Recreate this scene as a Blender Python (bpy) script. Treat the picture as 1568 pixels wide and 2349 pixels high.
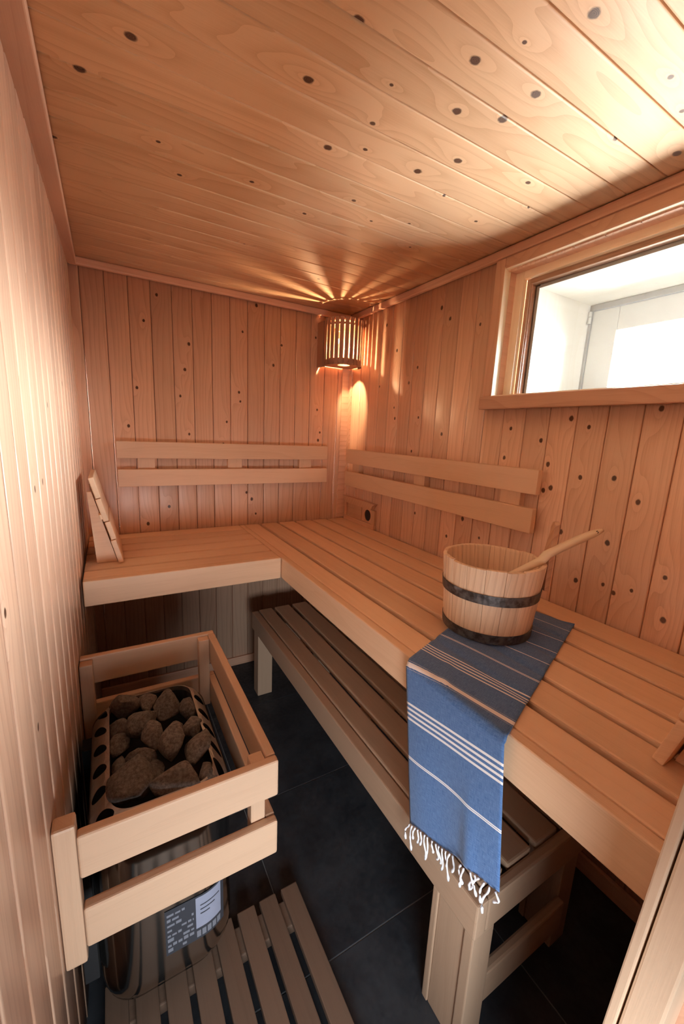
import bpy, bmesh, math, random
from mathutils import noise as mnoise
from mathutils import Vector, Matrix
random.seed(7)
D = bpy.data; SC = bpy.context.scene; COL = SC.collection
for o in list(D.objects): D.objects.remove(o)
V = Vector

# ---------------------------------------------------------------- camera
cam = D.cameras.new('camera'); co = D.objects.new('camera', cam); COL.objects.link(co)
RT = V((0.866842, -0.496574, 0.044712)); DN = V((-0.058441, -0.190258, -0.979993)); FW = V((0.495146, 0.846886, -0.193944))
M = Matrix((RT, -DN, -FW)).transposed().to_4x4(); M.translation = V((0.10396, -2.16762, 1.3822)); co.matrix_world = M
cam.sensor_fit = 'HORIZONTAL'; cam.sensor_width = 36; cam.lens = 918.69 / 1568 * 36; cam.clip_start = 0.01
SC.camera = co
# ---------------------------------------------------------------- world, lights, exposure
W = 1.383; HC = 2.05; YF = -2.036
w = D.worlds.new('daylight'); SC.world = w; w.use_nodes = True
_t = w.node_tree; bg = _t.nodes['Background']; bg.inputs[1].default_value = 150.0
_g = _t.nodes.new('ShaderNodeNewGeometry'); _s = _t.nodes.new('ShaderNodeSeparateXYZ'); _m = _t.nodes.new('ShaderNodeMapRange'); _c = _t.nodes.new('ShaderNodeMix')
_c.data_type = 'RGBA'; _c.inputs[6].default_value = (0.20, 0.19, 0.18, 1); _c.inputs[7].default_value = (0.94, 0.97, 1.0, 1)   # sunlit ground below, bright overcast above
_m.inputs[1].default_value = -0.02; _m.inputs[2].default_value = 0.12
_t.links.new(_g.outputs['Incoming'], _s.inputs[0]); _n = _t.nodes.new('ShaderNodeMath'); _n.operation = 'MULTIPLY'; _n.inputs[1].default_value = -1.0
_t.links.new(_s.outputs[2], _n.inputs[0]); _t.links.new(_n.outputs[0], _m.inputs[0]); _t.links.new(_m.outputs[0], _c.inputs[0]); _t.links.new(_c.outputs[2], bg.inputs[0])
def area(name, loc, aim, sx, sy, power, col, portal=False):
    l = D.lights.new(name, 'AREA'); l.shape = 'RECTANGLE'; l.size = sx; l.size_y = sy; l.energy = power; l.color = col
    l.cycles.is_portal = portal
    o = D.objects.new(name, l); COL.objects.link(o); o.location = loc
    o.rotation_euler = (V(aim) - V(loc)).to_track_quat('-Z', 'Y').to_euler(); return o
area('window_portal', (1.9, -1.55, 1.72), (1.0, -1.55, 1.72), 0.9, 0.5, 1, (1, 1, 1), True)
area('hall_daylight', (0.20, -2.52, 0.60), (0.55, -1.2, 0.34), 0.45, 0.36, 4.2, (0.90, 0.96, 1.0)).data.spread = math.radians(105)
SC.view_settings.view_transform = 'Standard'; SC.view_settings.look = 'None'
SC.view_settings.exposure = 0.52; SC.view_settings.gamma = 1.0; SC.view_settings.use_curve_mapping = False
SC.cycles.max_bounces = 10; SC.cycles.diffuse_bounces = 6; SC.cycles.glossy_bounces = 4
SC.cycles.transparent_max_bounces = 12; SC.cycles.caustics_reflective = False; SC.cycles.caustics_refractive = False
SC.cycles.sample_clamp_indirect = 6.0

# ---------------------------------------------------------------- materials
class NT:
    def __init__(s, name):
        s.m = D.materials.new(name); s.m.use_nodes = True; s.t = s.m.node_tree; s.t.nodes.clear()
        s.out = s.t.nodes.new('ShaderNodeOutputMaterial')
    def link(s, sock, v):
        if isinstance(v, bpy.types.NodeSocket): s.t.links.new(v, sock)
        elif v is not None:
            if hasattr(sock.default_value, '__len__') and isinstance(v, (tuple, list)) and len(v) < len(sock.default_value): v = tuple(v) + (1,)
            sock.default_value = v
    def n(s, typ, out=0, props=None, **kw):
        nd = s.t.nodes.new(typ)
        for k, v in (props or {}).items(): setattr(nd, k, v)
        for k, v in kw.items():
            s.link(nd.inputs[int(k[1:])] if k[0] == 'i' and k[1:].isdigit() else nd.inputs[k.replace('_', ' ')], v)
        return nd.outputs[out]
    def ma(s, op, a, b=None, c=None, clamp=False):
        nd = s.t.nodes.new('ShaderNodeMath'); nd.operation = op; nd.use_clamp = clamp
        for i, v in enumerate((a, b, c)):
            if v is not None: s.link(nd.inputs[i], v)
        return nd.outputs[0]
    def mr(s, v, a, b, c=0.0, d=1.0, smooth=True):
        return s.n('ShaderNodeMapRange', 0, {'interpolation_type': 'SMOOTHSTEP' if smooth else 'LINEAR'}, i0=v, i1=a, i2=b, i3=c, i4=d)
    def mix(s, f, a, b, blend='MIX'):
        nd = s.t.nodes.new('ShaderNodeMix'); nd.data_type = 'RGBA'; nd.blend_type = blend
        s.link(nd.inputs[0], f); s.link(nd.inputs[6], a); s.link(nd.inputs[7], b); return nd.outputs[2]
    def xyz(s, x, y, z): return s.n('ShaderNodeCombineXYZ', 0, None, i0=x, i1=y, i2=z)
    def noise(s, vec, scale=1.0, detail=2.0, rough=0.5):
        return s.n('ShaderNodeTexNoise', 0, None, Vector=vec, Scale=scale, Detail=detail, Roughness=rough)
    def bsdf(s, col, rough=0.5, metal=0.0, normal=None, **kw):
        b = s.n('ShaderNodeBsdfPrincipled', 0, None, Base_Color=col, Roughness=rough, Metallic=metal, Normal=normal)
        nd = b.node
        for k, v in kw.items(): s.link(nd.inputs[k.replace('_', ' ')], v)
        return b
    def bump(s, h, strength, dist=0.001):
        return s.n('ShaderNodeBump', 0, None, Height=h, Strength=strength, Distance=dist)
    def done(s, sh): s.t.links.new(sh, s.out.inputs[0]); return s.m

def wood(name, light, dark, contrast=0.5, ring=22.0, warp=5.0, knots=False, rough=0.42, coat=0.0, var=0.14, fib=0.5, coat_rough=0.3):
    t = NT(name)
    tc = t.n('ShaderNodeTexCoord', 3); sp = t.t.nodes.new('ShaderNodeSeparateXYZ'); t.t.links.new(tc, sp.inputs[0]); x, y, z = sp.outputs
    rnd = t.n('ShaderNodeObjectInfo', 5); sd = t.ma('MULTIPLY', rnd, 57.0)
    yz = t.ma('ADD', y, t.ma('MULTIPLY', z, 0.7))
    n1 = t.noise(t.xyz(t.ma('MULTIPLY', x, 1.5), t.ma('MULTIPLY', yz, 11.0), sd), 1.0, 1.5, 0.4)
    n2 = t.noise(t.xyz(t.ma('MULTIPLY', x, 0.7), t.ma('MULTIPLY', yz, 4.0), t.ma('ADD', sd, 9.0)), 1.0, 1.0)
    f = t.ma('ADD', t.ma('MULTIPLY', yz, ring), t.ma('MULTIPLY', n1, warp))
    core = None; halo = None
    if knots:
        for k in 'abcd':
            a = t.n('ShaderNodeAttribute', 1, {'attribute_type': 'OBJECT', 'attribute_name': 'knot_' + k})
            s2 = t.t.nodes.new('ShaderNodeSeparateXYZ'); t.t.links.new(a, s2.inputs[0]); u, v, r = s2.outputs
            r = t.ma('MAXIMUM', r, 0.00005)
            dx = t.ma('SUBTRACT', x, u); dy = t.ma('SUBTRACT', y, v)
            wob = t.ma('MULTIPLY', t.ma('SUBTRACT', t.noise(tc, 90.0, 1.0), 0.5), 0.5)
            def dist(e):
                q = t.ma('MULTIPLY', dx, 1.0 / e)
                return t.ma('SQRT', t.ma('ADD', t.ma('MULTIPLY', q, q), t.ma('MULTIPLY', dy, dy)))
            tt = t.ma('ADD', t.ma('DIVIDE', dist(1.25), r), wob)
            c = t.mr(tt, 1.25, 0.75)
            b = t.ma('EXPONENT', t.ma('MULTIPLY', t.ma('DIVIDE', dist(2.4), r), -0.42))
            f = t.ma('ADD', f, t.ma('MULTIPLY', b, 3.0))
            h = t.ma('EXPONENT', t.ma('MULTIPLY', t.ma('DIVIDE', dist(2.0), r), -0.5))
            core = c if core is None else t.ma('MAXIMUM', core, c)
            halo = h if halo is None else t.ma('MAXIMUM', halo, h)
    s = t.ma('FRACT', f); s = t.ma('POWER', s, 2.6)
    fb = t.noise(t.xyz(t.ma('MULTIPLY', x, 9.0), t.ma('MULTIPLY', yz, 420.0), sd), 1.0, 2.0, 0.6)
    fac = t.ma('ADD', t.ma('MULTIPLY', s, contrast), t.ma('MULTIPLY', t.ma('SUBTRACT', fb, 0.45), fib))
    fac = t.ma('ADD', fac, t.ma('MULTIPLY', t.ma('SUBTRACT', n2, 0.5), 0.7), clamp=True)
    col = t.mix(fac, light, dark)
    if knots:
        col = t.mix(t.ma('MULTIPLY', halo, 0.35), col, tuple(c * 1.15 for c in light))
        kr = t.ma('SINE', t.ma('MULTIPLY', f, 26.0))
        kc = t.mix(t.mr(kr, -1, 1), (0.05, 0.018, 0.010), (0.15, 0.065, 0.032))
        col = t.mix(core, col, kc)
    val = t.ma('ADD', 1.0 - var, t.ma('MULTIPLY', rnd, 2 * var))
    hsv = t.n('ShaderNodeHueSaturation', 0, None, Color=col, Value=val, Saturation=1.0, Hue=0.5)
    nb = t.bump(t.ma('ADD', t.ma('MULTIPLY', s, -0.5), fb), 0.25, 0.0006)
    kw = {}
    if coat: kw = dict(Coat_Weight=coat, Coat_Roughness=coat_rough)
    return t.done(t.bsdf(hsv, rough, 0.0, nb, **kw))

PINE = wood('pine_panelling', (0.76, 0.49, 0.34), (0.50, 0.25, 0.145), 0.42, 42, 4.5, True, 0.45, 0.25, 0.10, 0.85, 0.3)
PINEC = wood('pine_ceiling', (0.78, 0.52, 0.32), (0.54, 0.29, 0.14), 0.48, 16, 7.5, True, 0.55, 0, 0.07)
TRIM = wood('pine_trim', (0.64, 0.37, 0.25), (0.46, 0.23, 0.14), 0.3, 30, 3.0, False, 0.45)
CASE = wood('pine_casing', (0.62, 0.36, 0.23), (0.42, 0.21, 0.12), 0.35, 40, 4.0, True, 0.45)
FRAME = wood('daylit_window_wood', (0.90, 0.76, 0.56), (0.76, 0.56, 0.36), 0.3, 60, 3.0, False, 0.45)  # daylight on the window frame is put into this pale colour
ASPEN = wood('bench_wood', (0.78, 0.52, 0.335), (0.58, 0.33, 0.18), 0.16, 26, 3.0, False, 0.5, 0, 0.06, 0.55)
ABACHI = wood('low_bench_wood', (0.57, 0.375, 0.25), (0.41, 0.245, 0.155), 0.14, 26, 3.0, False, 0.5, 0, 0.06, 0.55)
LOWW = wood('shaded_step_bench_wood', (0.44, 0.295, 0.20), (0.31, 0.19, 0.125), 0.14, 26, 3.0, False, 0.5, 0, 0.06, 0.55)  # darker copy of the guard wood; dimness down low put into the colour
DUCK = wood('duckboard_wood', (0.17, 0.105, 0.072), (0.11, 0.064, 0.043), 0.2, 30, 3.0, False, 0.55, 0, 0.08)
PLY = wood('whitewashed_plywood', (0.90, 0.86, 0.80), (0.82, 0.74, 0.64), 0.25, 14, 5.0, False, 0.6, 0, 0.02, 0.3)
STAVE = wood('bucket_wood', (0.86, 0.64, 0.45), (0.55, 0.34, 0.20), 0.45, 70, 3.0, False, 0.6, 0, 0.06, 1.0)
EARW = wood('bucket_ear_wood', (0.56, 0.32, 0.19), (0.36, 0.18, 0.10), 0.5, 60, 4.0, False, 0.5)
LADLE = wood('ladle_wood', (0.86, 0.68, 0.48), (0.72, 0.52, 0.34), 0.2, 40, 2.0, False, 0.55)
SHADE = wood('lamp_slat_wood', (0.34, 0.17, 0.10), (0.22, 0.10, 0.06), 0.3, 60, 3.0, False, 0.5)
VENTW = wood('vent_wood', (0.68, 0.42, 0.27), (0.50, 0.27, 0.15), 0.3, 40, 3.0, False, 0.5)

def flat(name, col, rough=0.5, metal=0.0, nz=0.0, scale=40.0, **kw):
    t = NT(name); c = col
    if nz:
        f = t.noise(t.n('ShaderNodeTexCoord', 3), scale, 4.0, 0.6)
        c = t.mix(f, tuple(q * (1 - nz) for q in col), tuple(min(1, q * (1 + nz)) for q in col))
    return t.done(t.bsdf(c, rough, metal, None, **kw))
STEEL = flat('brushed_steel', (0.50, 0.47, 0.43), 0.13, 1.0, 0.06, 12)
RIM = flat('rim_steel', (0.42, 0.37, 0.33), 0.42, 0.85, 0.25, 60)
DARK = flat('dark_cavity', (0.012, 0.012, 0.014), 0.8, 0, 0.3)
HINGE = flat('hinge_metal', (0.75, 0.74, 0.72), 0.4, 0.5, 0.1)
WHITE = flat('white_sash_paint', (0.86, 0.86, 0.85), 0.45, 0, 0.03)
GREYB = flat('grey_outer_frame', (0.42, 0.41, 0.40), 0.5, 0, 0.1)
HALLW = flat('hall_plaster', (0.42, 0.42, 0.42), 0.8, 0, 0.05)
HOLE_SHADE = flat('vent_hole_dark', (0.02, 0.022, 0.028), 0.5, 0, 0.4)
def hoop_mat():
    t = NT('weathered_sheen_hoop_metal'); tc = t.n('ShaderNodeTexCoord', 3)
    f = t.noise(tc, 55.0, 5.0, 0.65); g = t.noise(tc, 14.0, 3.0, 0.6)
    c = t.mix(t.mr(f, 0.35, 0.68), (0.07, 0.062, 0.060), (0.20, 0.19, 0.19))
    c = t.mix(t.mr(g, 0.58, 0.72), c, (0.34, 0.38, 0.44))  # bluish patches put a cool reflection into the metal's colour
    return t.done(t.bsdf(c, t.mr(f, 0.3, 0.7, 0.35, 0.65), 0.7, t.bump(f, 0.3, 0.0005)))
HOOP = hoop_mat()
def stone_mat():
    t = NT('sauna_stone'); tc = t.n('ShaderNodeTexCoord', 3); r = t.n('ShaderNodeObjectInfo', 5)
    v = t.n('ShaderNodeVectorMath', 0, {'operation': 'ADD'}, i0=tc, i1=t.xyz(t.ma('MULTIPLY', r, 9.0), 0, 0))
    f = t.noise(v, 130.0, 5.0, 0.75); g = t.noise(v, 26.0, 4.0, 0.6)
    c = t.mix(t.mr(f, 0.3, 0.72), (0.035, 0.030, 0.027), (0.21, 0.185, 0.165))
    c = t.mix(t.ma('MULTIPLY', g, 0.55), c, (0.12, 0.085, 0.065))
    val = t.ma('ADD', 0.85, t.ma('MULTIPLY', r, 0.35))
    c = t.n('ShaderNodeHueSaturation', 0, None, Color=c, Value=val)
    return t.done(t.bsdf(c, 0.85, 0, t.bump(t.ma('ADD', t.ma('MULTIPLY', f, 0.6), g), 0.8, 0.004)))
STONE = stone_mat()
def tile_mat():
    t = NT('slate_tile'); tc = t.n('ShaderNodeTexCoord', 3); r = t.n('ShaderNodeObjectInfo', 5)
    v = t.n('ShaderNodeVectorMath', 0, {'operation': 'ADD'}, i0=tc, i1=t.xyz(t.ma('MULTIPLY', r, 9.0), 0, 0))
    f = t.noise(v, 7.0, 6.0, 0.6); g = t.noise(v, 60.0, 4.0, 0.6)
    c = t.mix(t.mr(f, 0.3, 0.7), (0.014, 0.017, 0.023), (0.034, 0.038, 0.046))
    scr = t.noise(t.n('ShaderNodeMapping', 0, None, Vector=v, Scale=(3.0, 60.0, 1.0), Rotation=(0, 0, 0.6)), 1.0, 3.0, 0.7)
    c = t.mix(t.mr(scr, 0.72, 0.8, 0, 0.5), c, (0.09, 0.095, 0.10))
    return t.done(t.bsdf(c, t.mr(g, 0.3, 0.7, 0.45, 0.7), 0, t.bump(t.ma('ADD', f, t.ma('MULTIPLY', g, 0.3)), 0.35, 0.002)))
TILE = tile_mat(); GROUT = flat('pale_grout', (0.17, 0.175, 0.185), 0.9, 0, 0.2)
def glass_mat():
    t = NT('window_glass'); fr = t.n('ShaderNodeFresnel', 0, None, IOR=1.45)
    tr = t.n('ShaderNodeBsdfTransparent', 0, None, Color=(0.97, 0.99, 0.99)); gl = t.n('ShaderNodeBsdfGlossy', 0, None, Color=(1, 1, 1), Roughness=0.02)
    return t.done(t.n('ShaderNodeMixShader', 0, None, i0=fr, i1=tr, i2=gl))
GLASS = glass_mat()
def emit(name, col, s):
    t = NT(name); return t.done(t.n('ShaderNodeEmission', 0, None, Color=col, Strength=s))
BULB = emit('glowing_bulb', (1.0, 0.72, 0.32), 60)

# ---------------------------------------------------------------- mesh helpers
WM = {}
def link(name, me, mat, parent=None, mat4=None):
    o = D.objects.new(name, me); COL.objects.link(o)
    if mat and not me.materials: me.materials.append(mat)
    m = mat4 or Matrix()
    WM[o.name] = m
    if parent:
        o.parent = parent; o.matrix_local = WM[parent.name].inverted() @ m
    else: o.matrix_world = m
    return o
def empty(name, loc, label, cat, group=None):
    o = D.objects.new(name, None); COL.objects.link(o); m = Matrix.Translation(loc); o.matrix_world = m; WM[o.name] = m
    o.empty_display_size = 0.05
    return tag(o, label, cat, group)
def tag(o, label, cat, group=None):
    o['label'] = label; o['category'] = cat
    if group: o['group'] = group
    return o
def struct(o): o['kind'] = 'structure'; return o
def mesh(name, verts, faces, smooth=False):
    me = D.meshes.new(name); me.from_pydata([tuple(v) for v in verts], [], faces); me.update()
    if smooth:
        for p in me.polygons: p.use_smooth = True
    return me
def bm_mesh(name, bm, smooth=False):
    bmesh.ops.recalc_face_normals(bm, faces=bm.faces[:])
    me = D.meshes.new(name); bm.to_mesh(me); bm.free()
    if smooth:
        for p in me.polygons: p.use_smooth = True
    return me
_cache = {}
def box_mesh(L, Wd, T, bev, seg=2):
    key = (round(L, 4), round(Wd, 4), round(T, 4), bev, seg)
    if key in _cache: return _cache[key].copy()
    bm = bmesh.new(); bmesh.ops.create_cube(bm, size=1.0)
    bmesh.ops.scale(bm, vec=(L, Wd, T), verts=bm.verts); bmesh.ops.translate(bm, vec=(L / 2, Wd / 2, T / 2), verts=bm.verts)
    if bev: bmesh.ops.bevel(bm, geom=bm.edges[:], offset=min(bev, 0.45 * min(L, Wd, T)), segments=seg, profile=0.6, affect='EDGES')
    me = bm_mesh('board', bm); _cache[key] = me.copy(); return me
def board(name, parent, lo, hi, mat, bev=0.004, rot=None, seg=2):
    """axis-aligned board between corners lo, hi; its local x runs along the longest side, so grain follows it"""
    lo, hi = V(lo), V(hi); s = hi - lo; ax = max(range(3), key=lambda i: s[i])
    if ax == 0: X, Y, Z = V((1, 0, 0)), V((0, 1, 0)), V((0, 0, 1)); org = lo
    elif ax == 1: X, Y, Z = V((0, 1, 0)), V((-1, 0, 0)), V((0, 0, 1)); org = V((hi.x, lo.y, lo.z))
    else: X, Y, Z = V((0, 0, 1)), V((1, 0, 0)), V((0, 1, 0)); org = lo
    if s.dot(Z) < 0: pass
    L, Wd, T = abs(s.dot(X)), abs(s.dot(Y)), abs(s.dot(Z))
    m = Matrix((X, Y, Z)).transposed().to_4x4(); m.translation = org
    if rot is not None: m = rot @ m
    return link(name, box_mesh(L, Wd, T, bev, seg), mat, parent, m)
def tube(pts, radii, n=10, cap=True, flat_=None):
    """swept tube; flat_ = (side vector, ratio) flattens it"""
    vs, fs = [], []
    for i, p in enumerate(pts):
        p = V(p); d = (V(pts[min(i + 1, len(pts) - 1)]) - V(pts[max(i - 1, 0)])).normalized()
        a = (flat_[0] if flat_ else V((0.13, 0.21, 0.97))).cross(d).normalized(); b = d.cross(a).normalized()
        r = radii[i] if hasattr(radii, '__len__') else radii
        k = flat_[1] if flat_ else 1.0
        for j in range(n):
            t = 2 * math.pi * j / n; vs.append(p + a * (r * k * math.cos(t)) + b * (r * math.sin(t)))
    for i in range(len(pts) - 1):
        for j in range(n): fs.append((i * n + j, i * n + (j + 1) % n, (i + 1) * n + (j + 1) % n, (i + 1) * n + j))
    if cap:
        fs.append(tuple(range(n - 1, -1, -1))); fs.append(tuple(range((len(pts) - 1) * n, len(pts) * n)))
    return vs, fs
def prism(poly, thick, origin, U, Vv, N):
    """polygon in (U, V) extruded along N by thick"""
    n = len(poly); vs = [origin + U * a + Vv * b for a, b in poly] + [origin + U * a + Vv * b + N * thick for a, b in poly]
    fs = [tuple(range(n)), tuple(range(2 * n - 1, n - 1, -1))] + [(i, i + n, (i + 1) % n + n, (i + 1) % n) for i in range(n)]
    return vs, fs
def fix(me):
    bm = bmesh.new(); bm.from_mesh(me); bmesh.ops.recalc_face_normals(bm, faces=bm.faces[:]); bm.to_mesh(me); bm.free(); return me

# ---------------------------------------------------------------- panelling
def plank_mesh(L, Wd, T=0.013, g=0.0007):
    key = ('p', round(L, 4), round(Wd, 4))
    if key in _cache: return _cache[key]
    pr = [(g, -T), (g, -0.0065), (g + 0.0008, -0.0020), (g + 0.0026, -0.0004), (g + 0.005, 0), (Wd - g - 0.005, 0), (Wd - g - 0.0026, -0.0004), (Wd - g - 0.0008, -0.0020), (Wd - g, -0.0065), (Wd - g, -T)]
    n = len(pr); vs = [(0, a, b) for a, b in pr] + [(L, a, b) for a, b in pr]
    fs = [(i, (i + 1) % n, (i + 1) % n + n, i + n) for i in range(n)] + [tuple(range(n - 1, -1, -1)), tuple(range(n, 2 * n))]
    me = fix(mesh('plank', vs, fs)); _cache[key] = me
    for p in me.polygons: p.use_smooth = 1 < p.index < 7 or False
    return me
def plank(parent, org, X, Y, L, Wd, mat, knots=(), n=[0]):
    X, Y = V(X), V(Y); m = Matrix((X, Y, X.cross(Y))).transposed().to_4x4(); m.translation = V(org)
    o = link('plank', plank_mesh(L, Wd), mat, parent, m)
    ks = []
    for p, r in knots:
        q = V(p) - V(org); u, v = q.dot(X), q.dot(Y)
        if -0.002 < u < L and 0 <= v < Wd: ks.append([float(u), float(v), float(r)])
    for k, kk in zip('abcd', ks): o['knot_' + k] = kk
    for k in 'abcd'[len(ks):]: o['knot_' + k] = [-9.0, -9.0, 0.0001]
    return o
KC = [(0.502, -1.467), (0.481, -1.318), (0.716, -1.521), (0.809, -1.679), (0.87, -1.535), (0.774, -1.42), (0.87, -1.457), (0.834, -1.225), (0.889, -1.311), (0.601, -1.172), (1.039, -1.692), (1.148, -1.669), (1.283, -1.61), (1.122, -1.557), (1.24, -1.503), (1.102, -1.352), (1.142, -1.14), (0.678, -0.868), (0.76, -1.59), (0.647, -1.295), (0.489, -0.934), (1.127, -1.298), (0.768, -1.018), (0.874, -0.952), (0.982, -1.009), (0.314, -0.851), (0.622, -1.397), (0.678, -1.217), (0.614, -1.486), (0.965, -1.184), (1.207, -1.279), (0.18, -1.226), (0.24, -1.278), (0.098, -1.095), (0.033, -0.833), (1.089, -0.883), (0.198, -0.849), (0.25, -0.96), (0.959, -0.404), (0.582, -0.545)]
KCbig = {0, 1, 2, 3, 4, 5, 6, 7, 8, 9, 12, 14, 31, 32, 33}
KB = [(0.335, 1.965), (0.276, 1.845), (0.47, 1.771), (0.733, 1.867), (0.448, 1.65), (0.234, 1.546), (0.423, 1.524), (0.901, 1.723), (0.72, 1.52), (0.191, 1.369), (0.46, 1.341), (0.648, 1.411), (0.451, 1.93), (0.806, 2.005), (0.947, 1.831), (1.194, 1.378), (0.353, 0.975), (0.253, 0.893), (0.443, 0.898), (0.752, 1.033), (0.782, 0.995), (0.629, 1.297), (1.184, 1.332), (1.172, 1.507), (1.149, 1.899), (0.805, 0.911), (0.713, 1.566)]
KR = [(-0.752, 1.929), (-0.977, 1.819), (-0.809, 1.874), (-0.452, 1.798), (-0.621, 1.699), (-0.564, 1.634), (-0.318, 1.634), (-0.459, 1.52), (-0.655, 1.469), (-0.351, 1.936), (-0.472, 1.466), (-0.623, 1.309), (-0.82, 1.396), (-1.162, 1.318), (-1.175, 1.425), (-1.395, 1.459), (-1.55, 1.287), (-1.454, 1.433), (-1.452, 1.278), (-1.635, 1.483), (-1.36, 1.232), (-1.335, 1.22), (-0.686, 1.013), (-0.991, 1.048), (-1.088, 0.989), (-0.908, 0.952), (-1.417, 1.093), (-1.571, 0.965), (-1.603, 0.95), (-1.648, 0.974), (-1.49, 0.95), (-1.563, 1.094), (-1.622, 1.228), (-1.734, 0.921), (-1.719, 1.038), (-1.338, 1.309), (-1.301, 1.387)]
KL = [(-1.168, 1.258), (-1.261, 1.256), (-0.626, 1.492), (-1.555, 1.141), (-0.995, 1.415), (-1.728, 0.988), (-0.242, 1.871), (-1.35, 1.62), (-1.45, 0.9)]

def slab(name, boxes, mat):
    bm = bmesh.new()
    for lo, hi in boxes:
        r = bmesh.ops.create_cube(bm, size=1.0); lo, hi = V(lo), V(hi)
        bmesh.ops.scale(bm, vec=hi - lo, verts=r['verts']); bmesh.ops.translate(bm, vec=(lo + hi) / 2, verts=r['verts'])
    return struct(link(name, bm_mesh(name, bm), mat))
T0 = 0.0131
wall_back = slab('wall_back', [((-0.12, T0, 0), (W + 0.1, 0.1, HC + 0.1))], TRIM)
WY0, WY1, WZ0, WZ1 = -1.92, -1.085, 1.545, 1.975      # window opening
wall_right = slab('wall_right', [((W + T0, YF, 0), (W + 0.07, WY0, HC + 0.1)), ((W + T0, WY1, 0), (W + 0.07, T0, HC + 0.1)),
                                 ((W + T0, WY0, 0), (W + 0.07, WY1, WZ0)), ((W + T0, WY0, WZ1), (W + 0.07, WY1, HC + 0.1))], TRIM)
wall_left = slab('wall_left', [((-0.12, YF - 0.4, 0), (-0.045, T0, HC + 0.1))], TRIM)
ceiling = slab('ceiling', [((-0.12, YF - 0.02, HC + T0), (W + 0.1, 0.1, HC + 0.1))], TRIM)

# back wall planks (vertical)
edges = [-0.005, 0.036] + [0.036 + 0.0905 * k for k in range(1, 15)] + [W]
edges = [e for e in edges if e < W - 0.01] + [W]
kb = [((x, 0, z), random.uniform(0.0050, 0.0075)) for x, z in KB]
for a, b in zip(edges, edges[1:]):
    plank(wall_back, (b, 0, 0), (0, 0, 1), (-1, 0, 0), HC, b - a, PINE, kb)
# right wall planks
es = [-1.136 + 0.092 * k for k in range(-10, 13)]; es = [e for e in es if YF < e < -0.02]; es = [YF] + es + [0.0]
kr = [((W, y, z), random.uniform(0.0045, 0.0078)) for y, z in KR]
def rp(a, b, z0, z1): plank(wall_right, (W, a, z0), (0, 0, 1), (0, 1, 0), z1 - z0, b - a, PINE, kr)
for a, b in zip(es, es[1:]):
    if b <= WY0 or a >= WY1: rp(a, b, 0, HC)
    elif a < WY1 < b or (a >= WY0 and b <= WY1) or a < WY0 < b:
        rp(a, b, 0, WZ0); rp(a, b, WZ1, HC)
# left wall planks (the wall runs very slightly out of square)
kl = [((0, y, z), 0.0055) for y, z in KL]
y = 0.0; k = 0
while y > -2.3:
    wd = 0.036 if k == 0 else 0.09
    plank(wall_left, (-0.0138 * abs(y - wd / 2), y, 0), (0, 0, 1), (0, -1, 0), HC, wd, PINE, kl); y -= wd; k += 1
# ceiling planks (run left-right)
kc = [((x, y, HC), 0.0085 if i in KCbig else random.uniform(0.0035, 0.006)) for i, (x, y) in enumerate(KC)]
es = [0.0] + [-0.0775 - 0.0925 * k for k in range(21)] + [YF]
for a, b in zip(es, es[1:]):
    plank(ceiling, (-0.04, a, HC), (1, 0, 0), (0, -1, 0), W + 0.04, a - b, PINEC, kc)

# ceiling trims, baseboards, corner moulding
struct(board('trim_1', None, (0.0, -0.022, 2.018), (W - 0.022, 0.0, HC - 0.0005), TRIM, 0.006))
struct(board('trim_2', None, (W - 0.022, YF, 2.018), (W, 0.0, HC - 0.0005), TRIM, 0.006))
struct(board('trim_3', None, (-0.043, YF, 2.017), (0.0307, -0.0225, HC - 0.0005), TRIM, 0.003))
def corner_mould(name, boxes):
    bm = bmesh.new()
    for lo, hi in boxes:
        r = bmesh.ops.create_cube(bm, size=1.0); lo, hi = V(lo), V(hi)
        bmesh.ops.scale(bm, vec=hi - lo, verts=r['verts']); bmesh.ops.translate(bm, vec=(lo + hi) / 2, verts=r['verts'])
    return struct(link(name, bm_mesh(name, bm), FRAME if False else PINE))
corner_mould('trim_4', [((W - 0.055, -0.009, 0.86), (W - 0.001, -0.0003, 2.016)), ((W - 0.009, -0.035, 1.0), (W - 0.0003, -0.0095, 2.016))])
struct(board('baseboard_back', None, (0.0, -0.014, 0.0), (W - 0.015, -0.0003, 0.05), TRIM, 0.004))
struct(board('baseboard_right', None, (W - 0.014, YF, 0.0), (W - 0.0003, -0.0005, 0.06), TRIM, 0.004))

# floor: slate tiles on grout
floor = slab('floor', [((-0.15, -4.0, -0.05), (W + 0.1, 0.1, -0.0016))], GROUT)
ys = [0.05, -0.41, -0.943, -1.475, -2.007, -2.54, -3.07, -3.6]
xs = [-0.14, 0.46, 0.985, W + 0.06]
for ya, yb in zip(ys, ys[1:]):
    for xa, xb in zip(xs, xs[1:]):
        board('tile', floor, (xa + 0.0015, yb + 0.0015, -0.012), (xb - 0.0015, ya - 0.0015, 0.0), TILE, 0.0008, seg=1)

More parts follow.
